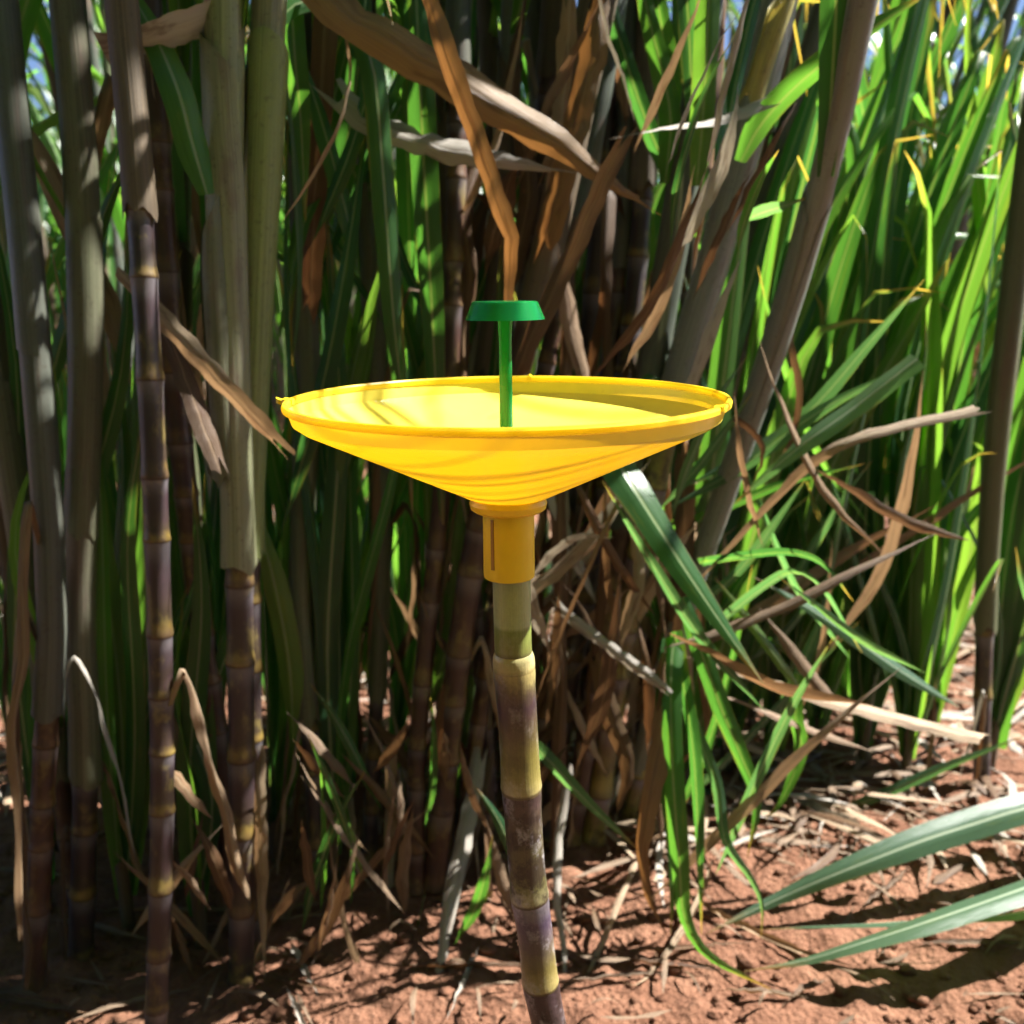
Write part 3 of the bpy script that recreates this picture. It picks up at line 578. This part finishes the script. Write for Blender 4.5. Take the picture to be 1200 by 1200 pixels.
hb(R5, [(1160, 866, 2.25), (1000, 828, 2.2), (900, 798, 2.2), (800, 768, 2.22)], .026, DRYT, 'tip', 40, .4, 1.2)
hb(R4, [(648, 700, 2.25), (665, 722, 2.2), (712, 757, 2.12), (778, 806, 2.06)], .018, DRYG, 'torn', 20, .5, 1.2)
hb(R3, [(1075, 420, 2.1), (1000, 478, 2.1), (935, 525, 2.1), (860, 590, 2.12)], .032, BLUEG, 'tip', 30, .3)
hb(R3, [(820, 660, 2.25), (870, 652, 2.15), (925, 648, 2.1), (965, 662, 2.08), (1000, 705, 2.05)], .016, GREEN, 'tip', 40, .3)
hb(R3, [(838, 735, 2.2), (880, 700, 2.15), (925, 672, 2.1), (958, 685, 2.08), (985, 725, 2.06), (1010, 765, 2.05)], .022, BLUEG, 'tip', 50, .3)
hb(R3, [(935, 330, 2.3), (925, 400, 2.25), (935, 440, 2.25), (932, 500, 2.25), (905, 560, 2.3)], .012, DRYB, 'tip', 20, .3, 1.)
hb(R3, [(860, 490, 2.2), (885, 510, 2.15), (893, 535, 2.12), (880, 570, 2.12)], .010, DRYB, 'tip', 20, .3, 1.)
hb(R5, [(1150, 478, 2.15), (1000, 515, 2.12), (930, 560, 2.15), (860, 635, 2.2), (810, 690, 2.25)], .016, DRYT, 'tip', 20, .3, 1.2)
hb(R4, [(752, 520, 2.1), (735, 565, 2.08), (700, 640, 2.05), (660, 735, 2.04), (620, 840, 2.05)], .007, DRYT, 'tip', 20, .3, .6)
hb(R4, [(620, 680, 2.15), (650, 648, 2.12), (672, 632, 2.1), (690, 629, 2.1), (725, 630, 2.1)], .014, DRYG, 'both', 30, .3, 1.)
hb(R2, [(800, 520, 2.35), (802, 600, 2.33), (798, 680, 2.32), (790, 740, 2.32)], .032, DRYB, 'torn', 10, .2, .7)
hb(R4, [(745, 620, 2.2), (748, 680, 2.16), (730, 740, 2.14), (712, 800, 2.14)], .020, DRYT, 'tip', 10, .3, 1.2)
hb(R4, [(700, 760, 2.3), (712, 830, 2.25), (735, 900, 2.22), (720, 960, 2.2)], .034, DRYB, 'tip', 10, .3, .9)
rt = random.Random(41)
def tangle(n, box, parents, mats, wr, ang, lr, prof='both'):
    for i in range(n):
        x, y = rt.uniform(box[0], box[1]), rt.uniform(box[2], box[3]); a = R(rt.uniform(*ang)); L = rt.uniform(*lr); d = rt.uniform(box[4], box[5])
        dx, dy = math.cos(a)*L/2, -math.sin(a)*L/2; sag = rt.uniform(-.12, .12)*L
        m_ = rt.choice(mats); w_ = rt.uniform(*wr)
        hb(rt.choice(parents), [(x-dx, y-dy, d), (x-dx*.3+sag*.6, y-dy*.3+abs(sag)*.4, d-.03), (x+dx*.4+sag*.5, y+dy*.4, d-.05), (x+dx, y+dy, d-rt.uniform(0, .12))], w_, m_, prof, rt.uniform(-50, 50), .35, .7 if m_ not in (GREEN, BLUEG) else 0, rt.uniform(-1, 1), n=14, name='dry_leaf' if m_ not in (GREEN, BLUEG) else 'leaf', seed=i)
tangle(46, (610, 790, 560, 960, 2.15, 2.7), [R1, R2, R4, HC['X3']], [DRYB, DRYB, DRYT, DRYM, DRYG], (.010, .034), (35, 125), (90, 260))
tangle(22, (400, 620, 650, 1010, 2.3, 2.7), [M1, M2, HC['X0'], HC['X1'], HC['X2']], [DRYB, DRYM, DRYT], (.008, .024), (50, 130), (80, 220))
tangle(7, (560, 800, 20, 430, 2.3, 2.8), [R1, R2, R4, M2], [DRYB, DRYM, DRYT], (.014, .034), (50, 120), (120, 300))
tangle(30, (330, 570, 60, 720, 2.15, 2.8), [M1, M3, HC['X0'], HC['X4']], [GREEN], (.024, .042), (68, 115), (300, 600))
tangle(12, (60, 330, 100, 800, 2.15, 2.6), [L4, HC['L5'], HC['L6']], [GREEN, GREEN, DRYT], (.024, .04), (65, 120), (250, 500))
tangle(12, (760, 900, 60, 440, 1.98, 2.12), [R1, R2, R3], [DRYT, DRYB, DRYG, GREEN], (.009, .020), (60, 76), (120, 320))
tangle(20, (200, 420, 900, 1140, 1.86, 2.08), [L1, L2, L4, HC['X4']], [DRYM, DRYB, GREEN, DRYT], (.008, .02), (45, 135), (70, 210))
tangle(10, (560, 800, 0, 420, 2.4, 3.0), [R1, R2, M3], [GREEN], (.028, .042), (60, 115), (250, 500))
tangle(26, (330, 630, 860, 1110, 1.95, 2.2), [M1, M2, HC['X0'], HC['X1'], HC['X2'], HC['X4']], [DRYM, DRYM, DRYB, GREEN], (.008, .02), (40, 135), (70, 190))
tangle(44, (790, 1080, 420, 930, 2.05, 2.8), [R3, R5], [GREEN, BLUEG, BLUEG, DRYT, DRYM], (.008, .024), (15, 160), (160, 400))
# straws around the feet of the middle canes
hb(M1, [(458, 880, 2.3), (456, 960, 2.28), (455, 1040, 2.22), (458, 1125, 2.08)], .020, DRYT, 'tip', 20, .3, 1.2)
hb(M1, [(500, 1010, 2.3), (495, 1050, 2.2), (480, 1120, 2.02), (470, 1195, 1.86)], .016, DRYG, 'tip', 20, .4, 1.2)
hb(M2, [(560, 890, 2.25), (548, 960, 2.15), (525, 1070, 2.0), (505, 1205, 1.83)], .026, DRYG, 'tip', 10, .5, 1.4)
hb(M2, [(575, 880, 2.3), (560, 960, 2.2), (532, 1050, 2.05), (518, 1130, 1.95)], .016, DRYB, 'tip', 10, .5, 1.)
hb(M1, [(405, 905, 2.4), (412, 960, 2.3), (415, 1010, 2.25), (440, 1045, 2.2)], .012, DRYT, 'tip', 10, .5, 1.)
hb(M1, [(420, 1080, 2.1), (418, 1120, 2.04), (440, 1180, 1.92), (452, 1215, 1.86)], .012, DRYT, 'tip', 10, .5, 1.)
hb(R4, [(668, 900, 2.2), (655, 980, 2.12), (652, 1050, 2.03), (662, 1130, 1.93), (658, 1190, 1.84)], .014, DRYG, 'tip', 10, .5, 1.)
hb(R4, [(745, 1010, 2.15), (720, 1070, 2.02), (690, 1140, 1.92), (668, 1200, 1.83)], .010, DRYT, 'tip', 10, .5, 1.)

# ------------------------------------------------------------------ generic canes: the rows behind and to the sides
rc = random.Random(11)
def free_cane(x, y, label, group, lean=0., seed=0, hmin=2.3, hmax=3.3, lim=1.2, nleaf=None, ndry=None, bare=None):
    rn = random.Random(seed); h = rn.uniform(hmin, hmax); lx = lean + rn.uniform(-.14, .14); ly = rn.uniform(-.12, .10)
    b = Vector((x, y, hill(x, y)-.01)); k = rn.uniform(-.06, .06)
    pts = [b, b+Vector((lx*h*.25+k*.5, ly*h*.25, h*.3)), b+Vector((lx*h*.6+k, ly*h*.6, h*.65)), b+Vector((lx*h, ly*h, h))]
    return cane(pts, rn.uniform(.012, .019), rn.choice([PURPLE, PURPLE, REDBR, OLIVE]), label, group, False, bare or rn.uniform(.08, .42), rn.choice([SHG, SHG, SHV, SHB]),
                nleaf or rn.randint(8, 11), ndry if ndry is not None else rn.randint(1, 4), seed, .11, lim)
k = 0
for row, (y0, n) in enumerate([(1.9, 16), (2.7, 22), (3.6, 24), (4.6, 26), (5.7, 26)]):
    half = .58*y0 + .3
    for i in range(n):
        x = -half + 2*half*(i+rc.uniform(.1, .9))/n; y = y0 + rc.uniform(-.18, .18); px = proj(Vector((x, y, .4)))[0]
        if row == 0 and (300 < px < 470 or px > 760): continue
        if row == 1 and .3 < x < 1.8 and rc.random() < .7: continue
        lab = ['slender cane in the second rank just behind the leaning canes', 'cane with arching leaves in the row across the lit gap', 'cane in the middle rows of the field', 'cane in the deep rows of the field', 'cane in the farthest separate row of the field'][row]
        grp = ['second rank canes', 'canes across the gap', 'middle row canes', 'deep row canes', 'far row canes'][row]
        free_cane(x, y, lab, grp, .10 if px > 650 else .0, 300+k, hmin=2.3 if row < 3 else 1.9, hmax=3.3 if row < 3 else 2.5, bare=rc.uniform(.03, .22) if row < 2 else None); k += 1
# outer stand on both sides of the picture, and crowns that shade the trap
for i, (x, y) in enumerate([(-.68, 1.36), (-.8, 1.55), (-.62, 1.65), (-.95, 1.4), (-.9, 1.75)]):
    free_cane(x, y, 'cane at the outer end of the first row', 'outer canes of the first row', 0, 700+i, 2.5, 3.2, bare=.12)

for i in range(7):                                   # tall crowns that keep the left side in shade
    x, y = rc.uniform(.1, .45), rc.uniform(1.75, 2.1)
    free_cane(x, y, 'tall leafy cane rising out of the sunlit green shoots', 'tall canes among the green shoots', .05, 800+i, 2.8, 3.5, nleaf=10, ndry=1)
for i, (x, y) in enumerate([(-.05, 1.85), (.08, 1.7), (.3, 1.75)]):  # crowns above the frame, added to shade the left side
    free_cane(x, y, 'tall bare cane with a high crown in the tangle behind the dish', 'high crowned canes of the tangle', .06, 860+i, 3.0, 3.5, nleaf=12, ndry=3, bare=.45)
for i, (x, y) in enumerate([(1.75, 1.2), (2.0, 1.3), (2.15, 1.05)]):  # unseen canes added off to the right, shading the foreground and the trap
    free_cane(x, y, 'unseen cane added past the blue green tuft to shade the foreground', 'added shade canes past the tuft', .0, 960+i, 2.9, 3.4, nleaf=12, ndry=2, bare=.5)
def dapple_leaf(parent, pts, w_, seed):
    m, c = blade_mesh('leaf', [Vector(p) for p in pts], w_, Vector((1, .3, 0)), 'green', .3, 0, .6, .08, 18, seed, GREEN)
    o = link('leaf', m); o.parent = parent; o.matrix_parent_inverse = Matrix.Translation(-parent.location)
rk = random.Random(10)
for i in range(17):                                  # unseen blades added above the picture to dapple the trap
    t_ = rk.uniform(.95, 1.7); q_ = c0 + SUN*t_; tx, ty, tz = q_.x + rk.uniform(-.16, .16), q_.y + rk.uniform(-.12, .12), q_.z
    a = Vector((tx + rk.uniform(.0, .4), 1.5, tz + rk.uniform(.2, .5))); e_ = Vector((tx, ty, tz)); md = (a+e_)/2 + Vector((0, 0, rk.uniform(.2, .35)))
    dapple_leaf(R1 if i % 2 else R5, [a, md, e_, e_ + Vector((rk.uniform(-.25, .1), -.2, -.35))], rk.uniform(.011, .021), 900+i)

# far mass: canes that merge into one green thicket
V, Fc, U = [], [], []; rf = random.Random(3); meshes = []
def add_blade(p, az, L, w_, up, droop):
    q = p.copy(); a = up; n = 6; b0 = len(V); s = Vector((-math.sin(az), math.cos(az), 0))
    for i in range(n+1):
        t = i/n; ww = w_*wprof('green', t)*.5
        V.extend([q - s*ww + Vector((0, 0, ww*.4)), q.copy(), q + s*ww + Vector((0, 0, ww*.4))]); U.extend([(0, t), (.5, t), (1, t)])
        q = q + Vector((math.cos(az)*math.cos(a), math.sin(az)*math.cos(a), math.sin(a)))*L/n; a -= droop*t*.5
    for i in range(n):
        for j in range(2): Fc.append((b0+i*3+j, b0+i*3+j+1, b0+i*3+j+4, b0+i*3+j+3))
for i in range(620):
    y = 6.2 + 8*rf.random()**1.3; x = rf.uniform(-.62*y-1, .62*y+1); h = rf.uniform(1.2, 2.3); b = Vector((x, y, hill(x, y)))
    for j in range(12):
        add_blade(b + Vector((0, 0, h*(.02+.95*j/11))), rf.uniform(0, 6.28), rf.uniform(.8, 1.3), rf.uniform(.035, .06), rf.uniform(.8, 1.45), rf.uniform(.5, 2.2))
for i in range(330):                                 # unseen row added behind the camera to block sky light
    x = rf.uniform(-5, 5); y = -.75 - 1.6*rf.random(); h = rf.uniform(2.2, 3.2); b = Vector((x, y, hill(x, y)))
    for j in range(14):
        add_blade(b + Vector((0, 0, h*(.02+.95*j/13))), rf.uniform(0, 6.28), rf.uniform(.6, .95), rf.uniform(.045, .07), rf.uniform(.8, 1.45), rf.uniform(.5, 2.2))
o = link('sugarcane_thicket', mesh('sugarcane_thicket', V, Fc, U), None, GREEN); o['kind'] = 'stuff'; o['label'] = 'far green mass of cane leaves, plus an unseen row added behind the camera'

# ------------------------------------------------------------------ litter, clods, fallen leaves
def litter(name, n, seed, area, label, mats, wl=(.006, .02), ll=(.05, .32)):
    rn = random.Random(seed); V, Fc, U, MI = [], [], [], []
    for i in range(n):
        x, y = area(rn); az = rn.uniform(0, 6.28); L = rn.uniform(*ll); w_ = rn.uniform(*wl); b0 = len(V); bend = rn.uniform(-.5, .5); lift = rn.uniform(.004, .03); arch = rn.uniform(-.01, .02)
        for s in range(5):
            t = s/4; a = az + bend*t; px_, py_ = x+math.cos(a)*L*(t-.5), y+math.sin(a)*L*(t-.5); ww = w_*max(.1, wprof('both', t))*.5
            z = hill(px_, py_) + lift + arch*math.sin(t*3.14); ox, oy = -math.sin(a)*ww, math.cos(a)*ww; tz = rn.uniform(-.5, .5)*ww
            V += [(px_-ox, py_-oy, z+tz), (px_, py_, z+ww*.3), (px_+ox, py_+oy, z-tz)]; U += [(0, t), (.5, t), (1, t)]
        m_ = rn.randrange(len(mats))
        for s in range(4):
            for j in range(2): Fc.append((b0+s*3+j, b0+s*3+j+1, b0+s*3+j+4, b0+s*3+j+3)); MI.append(m_)
    me = mesh(name, V, Fc, U); [me.materials.append(q) for q in mats]; me.polygons.foreach_set('material_index', MI)
    o = link(name, me); o['kind'] = 'stuff'; o['label'] = label; return o
litter('leaf_litter', 3000, 1, lambda r: (lambda x: (x, (1.72 if x < .15 else 1.45) + 2.3*r.random()**1.1))(r.uniform(-2.2, 2.2)), 'pale dry cane trash covering the soil between the rows', [DRYT, DRYG, DRYB, DRYM])
litter('leaf_crumbs', 230, 2, lambda r: (r.uniform(-1.0, 1.0), r.uniform(.95, 1.7)), 'small scraps of dry leaf on the red soil', [DRYM, DRYM, DRYB], (.003, .008), (.02, .10))
# soil crumbs
import bmesh
bm = bmesh.new(); bmesh.ops.create_icosphere(bm, subdivisions=1, radius=1); iv = [v.co.copy() for v in bm.verts]; ifc = [tuple(v.index for v in f.verts) for f in bm.faces]; bm.free()
V, Fc = [], []; rn = random.Random(8)
for i in range(5200):
    y = .95 + 1.3*rn.random(); x = rn.uniform(-1.1, 1.1)*y*.6; r = .0018 + .011*rn.random()**5; b0 = len(V); ph = rn.uniform(0, 50)
    for v in iv: q = v*(r*(1+.45*noise.noise(v*1.3+Vector((ph, 0, 0))))); V.append((x+q.x*1.2, y+q.y, hill(x, y)+q.z*.75+r*.35))
    Fc += [tuple(b0+j for j in f) for f in ifc]
o = link('soil_crumbs', mesh('soil_crumbs', V, Fc, None), None, SOIL); o['kind'] = 'stuff'; o['label'] = 'loose red soil crumbs strewn over the ground'
# single fallen leaves
def fallen(pix, width, mat, label, group=None, prof='both', curl=1., fold=.3, lift=.012, name='fallen_leaf', seed=0):
    pts = []
    for i, q in enumerate(pix):
        p = G(q[0], q[1]); p.z += lift + (q[2] if len(q) > 2 else 0); pts.append(p)
    b = pts[0].copy(); pts = [p-b for p in pts]; T = (pts[1]-pts[0]).normalized()
    m, c = blade_mesh(name, pts, width, T.cross(Vector((0, 0, 1))), prof, fold, curl, .5, .1, 20, seed, mat, .0015)
    o = link(name, m, None, None, b); tag(o, label, 'leaf', group); return o
fallen([(835, 1050, .06), (820, 1080, .03), (785, 1125), (745, 1165), (722, 1158, .01)], .014, DRYT, 'curled tan dead leaf ending in a hook on open soil', seed=1)
fallen([(800, 1050), (850, 1085), (920, 1118), (1010, 1145)], .014, DRYT, 'straight tan dead leaf crossing beneath the blue green leaves', seed=2)
fallen([(905, 935), (950, 955), (1000, 978), (1060, 1005)], .024, DRYG, 'broad grey dead leaf lying flat by the blue green tuft', seed=3)
fallen([(980, 930), (965, 970), (955, 1010)], .008, DRYG, 'short grey twig of leaf beside the broad grey one', seed=4)
fallen([(340, 1110), (355, 1140), (372, 1172)], .012, DRYG, 'small grey dead leaf on shaded soil near the purple cane pair', seed=5)
fallen([(338, 1170), (350, 1195), (365, 1225)], .010, DRYG, 'tiny pale dead leaf on shaded soil', seed=6)
fallen([(560, 1120), (545, 1160), (525, 1200)], .010, DRYG, 'thin grey dead leaf in sun specks beside the stake', seed=7)
rn = random.Random(77)
for i in range(34):
    x, y = rn.uniform(20, 1180), rn.uniform(880, 1190)
    a = rn.uniform(0, 6.28); L = rn.uniform(30, 120); dx, dy = math.cos(a)*L, math.sin(a)*L*.4
    fallen([(x-dx, y-dy), (x+rn.uniform(-8, 8), y), (x+dx, y+dy)], rn.uniform(.005, .015), rn.choice([DRYM, DRYM, DRYB, DRYB]), 'dry cane leaf scrap lying among the stalks', 'scattered dry leaves', seed=100+i)
